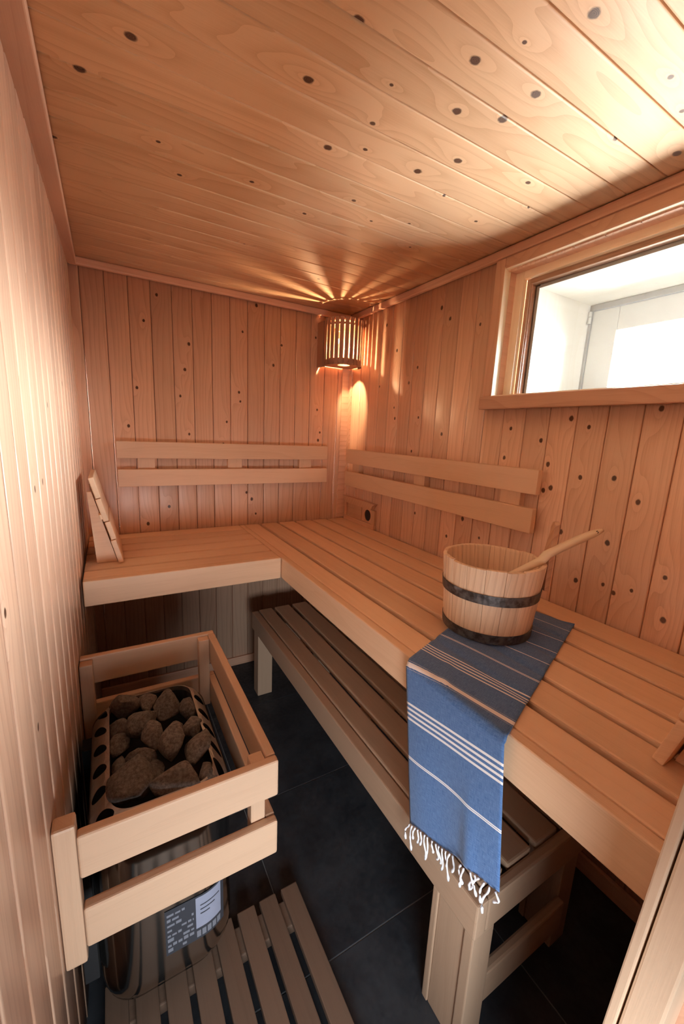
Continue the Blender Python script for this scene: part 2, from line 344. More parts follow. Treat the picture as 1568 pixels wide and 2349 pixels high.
# front wall with the door opening the picture is taken through, and the hall behind it
slab('wall_front', [((0.70, YF - 0.08, 0), (W + 0.07, YF, HC + 0.1)), ((-0.12, YF - 0.08, 1.95), (0.70, YF, HC + 0.1))], TRIM)
slab('wall_hall', [((-0.9, -3.9, 0), (1.5, -3.8, 2.3)), ((-1.0, -3.9, 0), (-0.9, -2.1, 2.3)), ((1.5, -3.9, 0), (1.6, -2.1, 2.3)),
                   ((-1.0, -3.9, 2.3), (1.6, YF - 0.08, 2.4)), ((-1.0, -2.15, 0), (-0.12, -2.1, 2.3)), ((W + .07, -2.15, 0), (1.6, -2.1, 2.3)),
                   ((-1.0, -2.1, 2.1), (1.6, YF, 2.3)), ((-1.0, -3.9, -0.05), (-0.15, -2.1, 0)), ((W + .1, -3.9, -0.05), (1.6, -2.1, 0))], HALLW)
def jamb():
    # the post's foot stands slightly further into the room than its head, as in the photograph
    root = struct(link('door_1', D.meshes.new('door_1'), None, None, Matrix.Translation((0.62, -2.05, 0))))
    R = Matrix.Translation((0.62, -2.0405, 1.03)) @ Matrix.Rotation(math.atan(0.052), 4, 'X') @ Matrix.Translation((-0.62, 2.0405, -1.03))
    board('frame_strip', root, (0.618, -2.0515, -0.0), (0.70, -2.0405, 1.94), FRAME2, 0.002, rot=R)
    board('frame_post', root, (0.621, -2.088, -0.0), (0.70, -2.0535, 1.94), FRAME2, 0.003, rot=R)
    return root
FRAME2 = wood('door_frame_wood', (0.74, 0.52, 0.36), (0.60, 0.38, 0.24), 0.15, 30, 3.0, False, 0.5)
jamb()

# ---------------------------------------------------------------- window
CY0, CY1 = -1.97, -1.042
w1 = struct(link('window_1', D.meshes.new('window_1'), None, None, Matrix.Translation((W, -1.5, WZ0))))
cas = [((W - 0.020, CY1 - 0.041, 1.541), (W, CY1, 2.0165)), ((W - 0.020, CY0, 1.980), (W, CY1 - 0.0415, 2.0165))]
def kset(o, ks):
    for k, kk in zip('abcd', ks + [[-9.0, -9.0, 0.0001]] * 4): o['knot_' + k] = kk
    return o
kset(board('casing', w1, *cas[0], CASE, 0.004), [[0.2, 0.02, 0.003]])
kset(board('casing', w1, *cas[1], CASE, 0.004), [[0.83, 0.010, 0.007], [0.58, 0.012, 0.005]])
kset(board('casing', w1, (W - 0.034, CY0, 1.494), (W, CY1 - 0.0, 1.5405), CASE, 0.004), [[0.75, 0.012, 0.006], [0.3, 0.02, 0.006]])
# lining of the opening, then the frame it holds
board('lining', w1, (W - 0.018, -1.084, 1.541), (1.424, -1.076, 1.9865), FRAME, 0.001)
board('lining', w1, (W - 0.018, CY0 + 0.03, 1.9795), (1.424, -1.0845, 1.9865), FRAME, 0.001)
board('lining', w1, (W - 0.018, CY0 + 0.03, 1.5405), (1.424, -1.0845, 1.545), FRAME, 0.001)
board('frame', w1, (1.426, -1.118, 1.535), (1.446, -1.070, 1.992), FRAME, 0.0015)
board('frame', w1, (1.426, CY0 + 0.03, 1.950), (1.446, -1.1185, 1.992), FRAME, 0.0015)
board('frame', w1, (1.426, CY0 + 0.03, 1.535), (1.446, -1.1185, 1.552), FRAME, 0.0015)
board('frame_return', w1, (1.4465, -1.133, 1.535), (1.475, -1.119, 1.965), FRAMED := wood('brown_frame_return', (0.50, 0.31, 0.20), (0.34, 0.19, 0.12), 0.5, 120, 3.0, False, 0.5), 0.0015)
board('frame_return', w1, (1.4465, CY0 + 0.03, 1.934), (1.475, -1.1335, 1.965), FRAMED, 0.0015)
board('pane', w1, (1.472, CY0 + 0.03, 1.548), (1.476, -1.130, 1.936), GLASS, 0)
RX0, RX1 = 1.4765, 1.82
board('reveal_board', w1, (RX0, -1.150, 1.535), (RX1, -1.1385, 1.93), PLY, 0.001)
board('reveal_board', w1, (RX0, CY0 + 0.02, 1.922), (RX1, -1.151, 1.934), PLY, 0.001)
board('reveal_board', w1, (RX0, CY0 + 0.02, 1.540), (RX1, -1.151, 1.552), PLY, 0.001)
board('reveal_board', w1, (RX0, CY0 + 0.008, 1.535), (RX1, CY0 + 0.0195, 1.93), PLY, 0.001)
# unseen blocks added round the reveal so that no sky leaks past it
slab('reveal_light_block', [((W + 0.071, -1.136, 1.40), (RX1, -1.10, 2.1)), ((W + 0.071, CY0 - 0.03, 1.9345), (RX1, -1.136, 2.0)), ((W + 0.071, CY0 - 0.03, 1.45), (RX1, -1.136, 1.5395)), ((W + 0.071, CY0 - 0.03, 1.45), (RX1, CY0 + 0.0075, 2.0))], TRIM)
w2 = struct(link('window_2', D.meshes.new('window_2'), None, None, Matrix.Translation((RX1, -1.5, WZ0))))
board('outer_frame', w2, (1.800, CY0 + 0.021, 1.900), (1.835, -1.152, 1.9215), GREYB, 0.002)
board('outer_frame', w2, (1.800, -1.162, 1.553), (1.835, -1.152, 1.8995), GREYB, 0.002)
board('sash', w2, (1.806, -1.262, 1.553), (1.840, -1.163, 1.898), WHITE, 0.003)
board('sash', w2, (1.806, CY0 + 0.021, 1.812), (1.840, -1.263, 1.898), WHITE, 0.003)
board('sash', w2, (1.806, CY0 + 0.021, 1.553), (1.840, -1.263, 1.575), WHITE, 0.003)
board('pane', w2, (1.822, CY0 + 0.021, 1.57), (1.826, -1.258, 1.818), GLASS, 0)
hv, hf = tube([(1.796, -1.158, 1.897), (1.796, -1.158, 1.878)], 0.006, 12); hv2, hf2 = tube([(1.796, -1.158, 1.876), (1.796, -1.158, 1.852)], 0.006, 12)
link('hinge', fix(mesh('hinge', hv + hv2, hf + [tuple(i + len(hv) for i in f) for f in hf2])), HINGE, w2)
board('latch', w2, (1.792, -1.20, 1.553), (1.8055, -1.165, 1.562), HINGE, 0.002)

# ---------------------------------------------------------------- upper bench (L-shaped)
HB = 0.852; BX = 0.711; BY = -0.643
ub = empty('upper_bench', (0.7, -0.3, HB), 'wide L-shaped slatted upper bench of pale wood running round the room corner', 'bench')
for a, b in ((-0.092, -0.008), (-0.198, -0.105), (-0.303, -0.211), (-0.410, -0.316), (-0.519, -0.423), (-0.610, -0.531)):
    board('slat', ub, (0.001, a, HB - 0.026), (0.7085, b, HB), ASPEN, 0.005)
board('front_board', ub, (0.001, BY, 0.7614), (0.7085, -0.612, HB), ASPEN, 0.005, seg=3)
for a, b in ((0.738, 0.817), (0.835, 0.929), (0.945, 1.035), (1.051, 1.146), (1.160, 1.250), (1.266, 1.372)):
    board('slat', ub, (a, YF, HB - 0.026), (b, -0.006, HB), ASPEN, 0.005)
board('front_board', ub, (BX, YF, 0.7614), (0.7365, -0.006, HB), ASPEN, 0.005, seg=3)
for yy in (-0.30, -0.95, -1.55, -1.98): board('bearer', ub, (0.738, yy - 0.02, 0.775), (1.3825, yy + 0.02, HB - 0.0265), ASPEN, 0.003)
for xx in (0.02, 0.36, 0.66): board('bearer', ub, (xx, -0.609, 0.775), (xx + 0.04, -0.001, HB - 0.0265), ASPEN, 0.003)

# ---------------------------------------------------------------- lower bench
lb = empty('lower_bench', (0.9, -1.0, 0), 'low free-standing slatted step bench under the wide upper bench', 'bench')
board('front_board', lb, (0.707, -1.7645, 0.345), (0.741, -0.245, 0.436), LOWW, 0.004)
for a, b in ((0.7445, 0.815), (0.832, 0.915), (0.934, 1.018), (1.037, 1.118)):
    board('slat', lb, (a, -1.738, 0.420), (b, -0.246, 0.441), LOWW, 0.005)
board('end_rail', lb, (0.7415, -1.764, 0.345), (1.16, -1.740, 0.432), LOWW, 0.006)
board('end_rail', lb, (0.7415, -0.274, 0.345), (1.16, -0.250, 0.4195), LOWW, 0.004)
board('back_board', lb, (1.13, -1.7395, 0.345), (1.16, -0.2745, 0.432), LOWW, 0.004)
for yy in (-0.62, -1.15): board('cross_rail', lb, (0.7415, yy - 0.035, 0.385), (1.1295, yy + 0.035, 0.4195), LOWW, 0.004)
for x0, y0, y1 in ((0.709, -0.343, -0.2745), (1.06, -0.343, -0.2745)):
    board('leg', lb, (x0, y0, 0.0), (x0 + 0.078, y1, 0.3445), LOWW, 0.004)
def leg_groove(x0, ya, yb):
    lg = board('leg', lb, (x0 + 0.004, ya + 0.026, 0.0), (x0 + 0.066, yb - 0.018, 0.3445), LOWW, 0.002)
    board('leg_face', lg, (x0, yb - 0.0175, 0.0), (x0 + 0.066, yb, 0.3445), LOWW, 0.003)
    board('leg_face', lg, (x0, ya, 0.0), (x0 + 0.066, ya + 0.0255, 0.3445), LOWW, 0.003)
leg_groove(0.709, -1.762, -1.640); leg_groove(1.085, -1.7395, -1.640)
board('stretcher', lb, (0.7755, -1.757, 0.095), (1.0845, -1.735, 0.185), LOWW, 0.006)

# ---------------------------------------------------------------- backrests
br = empty('backrest', (0.68, 0.0, 1.2), 'two-board backrest on the far wall left of the corner lamp', 'backrest')
board('rail', br, (0.133, -0.052, 1.221), (1.224, -0.028, 1.300), ASPEN, 0.003)
board('rail', br, (0.133, -0.052, 1.088), (1.226, -0.028, 1.170), ASPEN, 0.003)
for a, b in ((0.22, 0.295), (0.645, 0.720), (1.055, 1.130)): board('spacer', br, (a, -0.0278, 1.095), (b, -0.0003, 1.293), ASPEN, 0.002)
bs = empty('backrest', (W, -0.7, 1.2), 'two-board backrest on the window wall above the bench', 'backrest')
board('rail', bs, (W - 0.052, -1.343, 1.206), (W - 0.028, -0.088, 1.290), ASPEN, 0.003)
board('rail', bs, (W - 0.052, -1.341, 1.072), (W - 0.028, -0.086, 1.158), ASPEN, 0.003)
for a, b in ((-0.20, -0.13), (-0.765, -0.69), (-1.27, -1.185)): board('spacer', bs, (W - 0.0278, a, 1.080), (W - 0.0003, b, 1.282), ASPEN, 0.002)

# ---------------------------------------------------------------- corner lamp
LC = V((W - 0.125, -0.125, 0)); LR = 0.100; LZ0, LZ1 = 1.740, 1.978
lamp = empty('corner_lamp', (LC.x, LC.y, LZ0), 'rounded slatted dark wood corner lamp with a glowing bulb under the ceiling', 'lamp')
def arc_piece(a0, a1, r0, r1, z0, z1, n):
    vs, fs = [], []
    for i in range(n + 1):
        a = math.radians(a0 + (a1 - a0) * i / n); d = V((-math.sin(a), -math.cos(a), 0))
        for r, z in ((r0, z0), (r1, z0), (r1, z1), (r0, z1)): vs.append(LC + d * r + V((0, 0, z)))
    for i in range(n):
        for j in range(4): fs.append((4 * i + j, 4 * i + (j + 1) % 4, 4 * i + 4 + (j + 1) % 4, 4 * i + 4 + j))
    fs += [(3, 2, 1, 0), (4 * n, 4 * n + 1, 4 * n + 2, 4 * n + 3)]
    return fix(mesh('arc', vs, fs))
A0, A1 = 125.0, -85.0; NS = 15; stp = (A1 - A0) / (NS - 1)
for i in range(NS):
    a = A0 + stp * i; hw = math.degrees(0.0099 / LR)
    link('slat', arc_piece(a - hw, a + hw, LR, LR + 0.005, LZ0, LZ1, 2), SHADE, lamp)
link('band', arc_piece(A0 + 6, A1 - 6, LR - 0.006, LR - 0.0003, LZ1 - 0.036, LZ1 - 0.026, 28), SHADE, lamp)
link('band', arc_piece(A0 + 6, A1 - 6, LR - 0.006, LR - 0.0003, LZ0 + 0.010, LZ0 + 0.034, 28), SHADE, lamp)
def disc_wedge(z0, z1):
    pts = [(W - 0.0105, -0.0105)]
    arc = []
    for i in range(25):
        a = math.radians(A0 + (A1 - A0) * i / 24); arc.append((LC.x - math.sin(a) * (LR - 0.0065), LC.y - math.cos(a) * (LR - 0.0065)))
    poly = [(LC.x - 0.07, -0.011)] + arc + [(W - 0.011, LC.y - 0.02)] + pts
    vs, fs = prism(poly, z1 - z0, V((0, 0, z0)), V((1, 0, 0)), V((0, 1, 0)), V((0, 0, 1)))
    return fix(mesh('top_plate', vs, fs))
link('top_plate', disc_wedge(LZ1 - 0.014, LZ1 - 0.006), SHADE, lamp)
def light_mask_plate(z0, z1, hr):
    poly = [V((LC.x - 0.07, -0.011))] + [V((LC.x - math.sin(math.radians(A0 + (A1 - A0) * i / 24)) * (LR - 0.0065), LC.y - math.cos(math.radians(A0 + (A1 - A0) * i / 24)) * (LR - 0.0065))) for i in range(25)] + [V((W - 0.011, LC.y - 0.02)), V((W - 0.0105, -0.0105))]
    C = V((LC.x + 0.01, LC.y + 0.005)); n = 48; vs, fs = [], []
    def hit(d):
        best = 9.0
        for a, b in zip(poly, poly[1:] + poly[:1]):
            e = b - a; den = d.x * e.y - d.y * e.x
            if abs(den) < 1e-9: continue
            q = a - C; t = (q.x * e.y - q.y * e.x) / den; u = (q.x * d.y - q.y * d.x) / den
            if t > 0 and -1e-6 <= u <= 1 + 1e-6: best = min(best, t)
        return best
    for z in (z0, z1):
        for k in (0, 1):
            for i in range(n):
                a = 2 * math.pi * i / n; d = V((math.cos(a), math.sin(a))); p = C + d * (hr if k == 0 else hit(d)); vs.append((p.x, p.y, z))
    for i in range(n):
        j = (i + 1) % n
        fs += [(i, j, n + j, n + i), (2 * n + i, 3 * n + i, 3 * n + j, 2 * n + j), (i, 2 * n + i, 2 * n + j, j), (n + i, n + j, 3 * n + j, 3 * n + i)]
    return fix(mesh('light_mask_plate', vs, fs))
link('light_mask_plate', light_mask_plate(LZ0 + 0.012, LZ0 + 0.018, 0.034), SHADE, lamp)  # added plate; its small hole narrows the light falling from the lamp
board('side_panel', lamp, (LC.x - 0.098, LC.y + 0.055, LZ0), (LC.x - 0.086, -0.0003, LZ1), SHADE, 0.001)
link('inner_liner', arc_piece(A0 + 4, 98, LR - 0.009, LR - 0.0065, LZ0 + 0.020, LZ1 - 0.016, 10), SHADE, lamp)
board('back_panel', lamp, (LC.x - 0.085, -0.020, LZ0 + 0.05), (LC.x - 0.02, -0.0095, LZ1 - 0.015), SHADE, 0.001)
bx, by_, bz = 1.215, -0.135, 1.868
sv, sf = tube([(bx, by_, LZ1 - 0.0145), (bx, by_, bz + 0.050)], 0.013, 14)
link('socket', fix(mesh('socket', sv, sf)), HINGE, lamp)
bv, bf = tube([(bx, by_, bz + 0.0495), (bx, by_, bz + 0.018), (bx, by_, bz + 0.010), (bx, by_, bz - 0.004), (bx, by_, bz - 0.014), (bx, by_, bz - 0.020)], [0.0035, 0.004, 0.009, 0.0095, 0.006, 0.001], 14)
link('bulb', fix(mesh('bulb', bv, bf, True)), BULB, lamp)
pl = D.lights.new('lamp_light', 'POINT'); pl.energy = 10.0; pl.color = (1.0, 0.64, 0.35); pl.shadow_soft_size = 0.007
po = D.objects.new('lamp_light', pl); COL.objects.link(po); po.location = (bx, by_, bz - 0.034)

# ---------------------------------------------------------------- sliding air vent
vx = W - 0.001
vn = empty('air_vent', (W, -0.2, 0.85), 'small wooden sliding air vent low on the window wall by the corner', 'vent')
board('frame', vn, (vx - 0.018, -0.366, 0.8525), (vx, -0.030, 0.880), VENTW, 0.003)
V1 = prism([(-0.020, 1.000), (-0.374, 1.000), (-0.350, 0.985), (-0.338, 0.962), (-0.045, 0.962), (-0.036, 0.985)], 0.022, V((vx - 0.022, 0, 0)), V((0, 1, 0)), V((0, 0, 1)), V((1, 0, 0)))
link('top_moulding', fix(mesh('top_moulding', *V1)), VENTW, vn)
board('frame', vn, (vx - 0.016, -0.366, 0.8805), (vx, -0.335, 0.9615), VENTW, 0.002)
board('frame', vn, (vx - 0.016, -0.055, 0.8805), (vx, -0.036, 0.9615), VENTW, 0.002)
board('sliding_panel', vn, (vx - 0.012, -0.225, 0.8805), (vx - 0.003, -0.068, 0.9615), VENTW, 0.001)
def holed():
    # backing plate with a round hole
    c = (-0.285, 0.921); r = 0.033; n = 32; y0, y1, z0, z1 = -0.3345, -0.2255, 0.8808, 0.9612; vs, fs = [], []
    for xx in (vx - 0.007, vx - 0.001):
        for i in range(n):
            a = 2 * math.pi * i / n; ca, sa = math.cos(a), math.sin(a)
            vs.append((xx, c[0] + r * ca, c[1] + r * sa))
        for i in range(n):
            a = 2 * math.pi * i / n; ca, sa = math.cos(a), math.sin(a)
            ty = ((y1 - c[0]) if ca > 0 else (y0 - c[0])) / ca if abs(ca) > 1e-6 else 1e9
            tz = ((z1 - c[1]) if sa > 0 else (z0 - c[1])) / sa if abs(sa) > 1e-6 else 1e9
            q = min(ty, tz); vs.append((xx, c[0] + q * ca, c[1] + q * sa))
    for i in range(n):
        j = (i + 1) % n
        fs += [(i, j, n + j, n + i), (2 * n + j, 2 * n + i, 3 * n + i, 3 * n + j), (i, 2 * n + i, 2 * n + j, j)]
    return fix(mesh('hole_plate', vs, fs))
link('hole_plate', holed(), VENTW, vn)
hv, hf = tube([(vx - 0.0015, -0.285, 0.921), (vx - 0.0002, -0.285, 0.921)], 0.034, 28); link('hole_shade_disc', fix(mesh('hole_shade', hv, hf)), HOLE_SHADE, vn)  # near-black disc stands in for the shade inside the vent hole

# ---------------------------------------------------------------- heater
HX0, HX1, HY0, HY1 = 0.020, 0.312, -1.395, -0.925
def rrect(x0, x1, y0, y1, r, n=8):
    p = []
    for cx, cy, a0 in ((x1 - r, y1 - r, 0), (x0 + r, y1 - r, 90), (x0 + r, y0 + r, 180), (x1 - r, y0 + r, 270)):
        for i in range(n + 1):
            a = math.radians(a0 + 90 * i / n); p.append((cx + r * math.cos(a), cy + r * math.sin(a)))
    return p
ht = empty('sauna_heater', (0.16, -1.16, 0.1), 'steel wall-mounted electric sauna heater with perforated stone basket rim', 'heater')
def heater_loop(z):
    # body bulges slightly to the front and draws in to a soft bottom edge
    k = max(0.0, min(1.0, (0.16 - z) / 0.06)); ins = 0.022 * k * k
    return [(x, y, z) for x, y in rrect(HX0 + ins * 0.3, HX1 - ins, HY0 + ins, HY1 - ins, 0.085 - ins * 0.5)]
def loft(loops, cap0=True, cap1=True):
    n = len(loops[0]); vs = [v for l in loops for v in l]; fs = []
    for i in range(len(loops) - 1):
        for j in range(n): fs.append((i * n + j, i * n + (j + 1) % n, (i + 1) * n + (j + 1) % n, (i + 1) * n + j))
    if cap0: fs.append(tuple(range(n - 1, -1, -1)))
    if cap1: fs.append(tuple(range((len(loops) - 1) * n, len(loops) * n)))
    return vs, fs
vs, fs = loft([heater_loop(z) for z in (0.095, 0.10, 0.11, 0.125, 0.145, 0.165, 0.30, 0.45, 0.555)], True, False)
body = link('body', mesh('body', vs, fs, True), STEEL, ht)
IX0, IX1, IY0, IY1 = HX0 + 0.042, HX1 - 0.036, HY0 + 0.040, HY1 - 0.040
inn = rrect(IX0, IX1, IY0, IY1, 0.045)
vs, fs = loft([[(x, y, 0.585) for x, y in inn], [(x, y, 0.50) for x, y in inn]], False, True)
link('stone_basket', mesh('stone_basket', vs, fs), DARK, ht)
def rim_mesh():
    N = 26; m = 6; vs, fs = [], []
    def path(loop, s):
        P = [V((a, b, 0)) for a, b in loop]; P.append(P[0]); Ls = [(P[i + 1] - P[i]).length for i in range(len(P) - 1)]; T = sum(Ls); d = (s % 1.0) * T
        for i, l in enumerate(Ls):
            if d <= l: return P[i].lerp(P[i + 1], d / l if l else 0)
            d -= l
        return P[0]
    out = rrect(HX0, HX1, HY0, HY1, 0.085)
    def pos(s, t):
        a = path(inn, s); b = path(out, s); q = a.lerp(b, t); q.z = 0.592 - 0.038 * t * t - 0.004 * t; return q
    def addgrid(s0, s1, nn):
        for i in range(nn):
            k = len(vs)
            for a, b in ((0, 0), (1, 0), (1, 1), (0, 1)):
                vs.append(pos(s0 + (s1 - s0) * (i + a) / nn, b))
            fs.append((k, k + 1, k + 2, k + 3))
    per = sum((V(inn[i]) - V(inn[i - 1])).length for i in range(len(inn)))
    holes = [(i + 0.5) / 18 for i in range(18)]
    cw = 1.0 / 18; hr = 0.017
    for hs in holes:
        n = 24; k = len(vs)
        for i in range(n):
            a = 2 * math.pi * i / n; vs.append(pos(hs + cw * 0.24 * math.cos(a), 0.5 + 0.36 * math.sin(a)))
        for i in range(n):
            a = 2 * math.pi * i / n; ca, sa = math.cos(a), math.sin(a); q = min(0.5 / abs(ca) if abs(ca) > 1e-6 else 9, 0.5 / abs(sa) if abs(sa) > 1e-6 else 9)
            vs.append(pos(hs + cw * q * ca, 0.5 + q * sa))
        for i in range(n):
            j = (i + 1) % n; fs.append((k + i, k + j, k + n + j, k + n + i))
    # outer and inner lips
    n = 104
    for z0, t in ((0.004, 1.0), (0.003, 0.0)):
        k = len(vs)
        for i in range(n):
            p = pos(i / n, t); vs.append(p + V((0, 0, 0.0))); vs.append(p - V((0, 0, 0.014)))
        for i in range(n):
            j = (i + 1) % n; fs.append((k + 2 * i, k + 2 * i + 1, k + 2 * j + 1, k + 2 * j))
    return fix(mesh('rim', vs, fs))
link('perforated_rim', rim_mesh(), RIM, ht)
# dark liner beneath the holes, its colour standing in for the shade inside
vs, fs = loft([[(x, y, 0.545) for x, y in rrect(HX0 + 0.003, HX1 - 0.003, HY0 + 0.003, HY1 - 0.003, 0.082)], [(x, y, 0.560) for x, y in rrect(IX0 - 0.001, IX1 + 0.001, IY0 - 0.001, IY1 + 0.001, 0.046)]], False, False)
link('shade_liner', mesh('shade_liner', vs, fs), DARK, ht)
board('wall_bracket', ht, (-0.008, -1.35, 0.18), (0.0195, -1.30, 0.50), DARK, 0.002)
board('wall_bracket', ht, (-0.008, -1.02, 0.18), (0.0195, -0.97, 0.50), DARK, 0.002)
# rating plate on the lower front, bent round the corner
def on_body(s, off):
    P = [V((a, b, 0)) for a, b in rrect(HX0, HX1, HY0, HY1, 0.085)]
    # s runs in metres from x=0.14 on the front face towards the right corner
    flatlen = HX1 - 0.085 - 0.14
    if s < flatlen: return V((0.14 + s, HY0 - off, 0))
    a = (s - flatlen) / 0.085; c = V((HX1 - 0.085, HY0 + 0.085, 0)); return c + V((math.sin(a), -math.cos(a), 0)) * (0.085 + off)
def plate(name, s0, s1, z0, z1, off, mat, parent, n=12):
    vs, fs = [], []
    for i in range(n + 1):
        s = s0 + (s1 - s0) * i / n
        for z in (z0, z1): p = on_body(s, off); vs.append((p.x, p.y, z))
        for z in (z0, z1): p = on_body(s, off - 0.0008); vs.append((p.x, p.y, z))
    for i in range(n):
        a = 4 * i; fs += [(a, a + 4, a + 5, a + 1), (a + 2, a + 3, a + 7, a + 6), (a, a + 2, a + 6, a + 4), (a + 1, a + 5, a + 7, a + 3)]
    fs += [(0, 1, 3, 2), (4 * n, 4 * n + 2, 4 * n + 3, 4 * n + 1)]
    return link(name, fix(mesh(name, vs, fs)), mat, parent)
LBLD = flat('label_print_dark', (0.045, 0.048, 0.06), 0.4); LBLW = flat('label_pale_field', (0.30, 0.32, 0.42), 0.4, 0, 0.1)
LBLT = flat('label_print_pale', (0.20, 0.21, 0.25), 0.4)
lab = plate('rating_label', 0.010, 0.145, 0.205, 0.330, 0.0014, LBLD, ht)
plate('pale_field', 0.075, 0.135, 0.238, 0.326, 0.0020, LBLW, lab)
for r in range(8):
    z = 0.213 + r * 0.0142; s = 0.014
    while s < 0.068:
        l = random.uniform(0.006, 0.016)
        if random.random() < 0.8: plate('print_block', s, min(s + l, 0.070), z, z + random.uniform(0.005, 0.010), 0.0020, LBLT, lab, 2)
        s += l + 0.003
for k in range(5): plate('print_block', 0.076 + k * 0.012, 0.085 + k * 0.012, 0.212, 0.230, 0.0020, LBLT, lab, 2)
for k in range(3): plate('print_line', 0.085, 0.130 - 0.012 * k, 0.300 - k * 0.012, 0.3025 - k * 0.012, 0.0026, LBLD, lab, 4)

# stones
ST = [(0.098, -1.000, 0.037, 0.040, 0.588), (0.084, -1.058, 0.030, 0.036, 0.560), (0.156, -1.000, 0.025, 0.036, 0.580), (0.208, -1.045, 0.037, 0.045, 0.588), (0.262, -1.065, 0.026, 0.034, 0.575), (0.138, -1.099, 0.044, 0.036, 0.590), (0.080, -1.125, 0.024, 0.037, 0.568), (0.163, -1.158, 0.028, 0.052, 0.590), (0.220, -1.120, 0.024, 0.028, 0.552), (0.260, -1.150, 0.026, 0.034, 0.575), (0.197, -1.215, 0.040, 0.050, 0.602), (0.255, -1.240, 0.030, 0.055, 0.590), (0.082, -1.195, 0.023, 0.032, 0.560), (0.128, -1.220, 0.037, 0.034, 0.580), (0.102, -1.283, 0.046, 0.052, 0.600), (0.150, -1.268, 0.022, 0.038, 0.575), (0.196, -1.325, 0.052, 0.034, 0.590), (0.258, -1.325, 0.024, 0.034, 0.575), (0.200, -1.278, 0.030, 0.023, 0.560)]
SL = ['flat-topped grey sauna stone in the far left corner of the heater basket', 'dark stone low against the left rim under the flat-topped one', 'small upright sauna stone at the middle of the far rim', 'large rounded stone near the far rim, right of the small upright one', 'dark stone tucked into the far right corner of the basket', 'broad tilted stone left of the basket centre with a pale upper edge', 'rough dark stone against the left rim at mid-length', 'long pointed stone leaning up to the right at the basket centre', 'small dark stone deep in the gap right of the pointed one', 'ridged stone against the right rim behind the biggest pale stone', 'big reddish angular stone with a flat face right of the centre', 'tall rounded grey stone against the right rim', 'dark stone at the left rim behind the largest front stone', 'curved stone arching behind the largest front left stone', 'largest round stone in the front left corner of the basket', 'narrow stone wedged right of the largest round stone', 'long low stone along the front edge of the basket', 'stone half hidden in the front right corner of the basket', 'small flat stone under the big reddish angular one']
for i, (x, y_, rx, ry, z) in enumerate(ST):
    rr = random.Random(31 + i * 7); bm = bmesh.new(); pts = []
    for k in range(17):
        d = V((rr.gauss(0, 1), rr.gauss(0, 1), rr.gauss(0, 1))).normalized(); pts.append(bm.verts.new((d.x * rx * 1.22, d.y * ry * 1.20, d.z * min(rx, ry) * 1.15)))
    r = bmesh.ops.convex_hull(bm, input=bm.verts[:])
    for v in [v for v in bm.verts if not v.link_faces]: bm.verts.remove(v)
    bmesh.ops.triangulate(bm, faces=bm.faces[:])
    for q in range(3):
        bmesh.ops.subdivide_edges(bm, edges=bm.edges[:], cuts=1, use_grid_fill=True); bmesh.ops.triangulate(bm, faces=bm.faces[:])
        bmesh.ops.smooth_vert(bm, verts=bm.verts[:], factor=0.3, use_axis_x=True, use_axis_y=True, use_axis_z=True)
    for v in bm.verts:
        nv = mnoise.noise(v.co * 70 + V((i * 3.1, 0, 0))) * 0.0016 + mnoise.noise(v.co * 190 + V((i * 5.1, 0, 0))) * 0.0006; v.co += v.co.normalized() * nv
    o = link('sauna_stone', bm_mesh('stone', bm, True), STONE, None, Matrix.Translation((x, y_, z)) @ Matrix.Rotation(rr.uniform(-0.3, 0.3), 4, 'Z'))
    tag(o, SL[i], 'stone', 'stones in the heater basket')

# ---------------------------------------------------------------- guard rail round the heater
gd = empty('heater_guard', (0.2, -1.14, 0.4), 'pale wooden two-rail guard fixed to the left wall around the heater', 'guard rail')
GX0, GX1, GY0, GY1 = -0.010, 0.385, -1.465, -0.818
for z0, z1 in ((0.588, 0.678), (0.432, 0.520)):
    board('rail', gd, (0.016, GY0, z0), (GX1, GY0 + 0.022, z1), ABACHI, 0.006, seg=3)
    board('rail', gd, (GX1 - 0.022, GY0 + 0.0225, z0), (GX1, GY1 - 0.0225, z1), ABACHI, 0.004)
    board('rail', gd, (GX0, GY1 - 0.022, z0), (GX1, GY1, z1), ABACHI, 0.004)
board('post', gd, (0.330, GY0 + 0.0225, 0.425), (0.3625, GY0 + 0.052, 0.672), ABACHI, 0.003)
board('post', gd, (0.328, GY1 - 0.052, 0.425), (0.3625, GY1 - 0.0225, 0.672), ABACHI, 0.003)
board('post', gd, (GX0 - 0.009, GY0 + 0.002, 0.398), (0.0155, GY0 + 0.036, 0.702), ABACHI, 0.005)
board('post', gd, (GX0, GY1 - 0.058, 0.398), (0.024, GY1 - 0.0225, 0.672), ABACHI, 0.004)

# ---------------------------------------------------------------- duckboard
db = empty('duckboard', (0.3, -1.65, 0), 'slatted brown wooden duckboard on the slate floor in front of the heater', 'duckboard')
for a, b in ((0.468, 0.517), (0.402, 0.450), (0.3385, 0.3875), (0.274, 0.323), (0.210, 0.259), (0.146, 0.195), (0.082, 0.131), (0.020, 0.068)):
    board('slat', db, (a, -2.05, 0.032), (b, -1.286, 0.050), DUCK, 0.003)
for yy in (-1.372, -1.85): board('cross_batten', db, (0.03, yy, 0.0), (0.507, yy + 0.066, 0.0318), DUCK, 0.003)

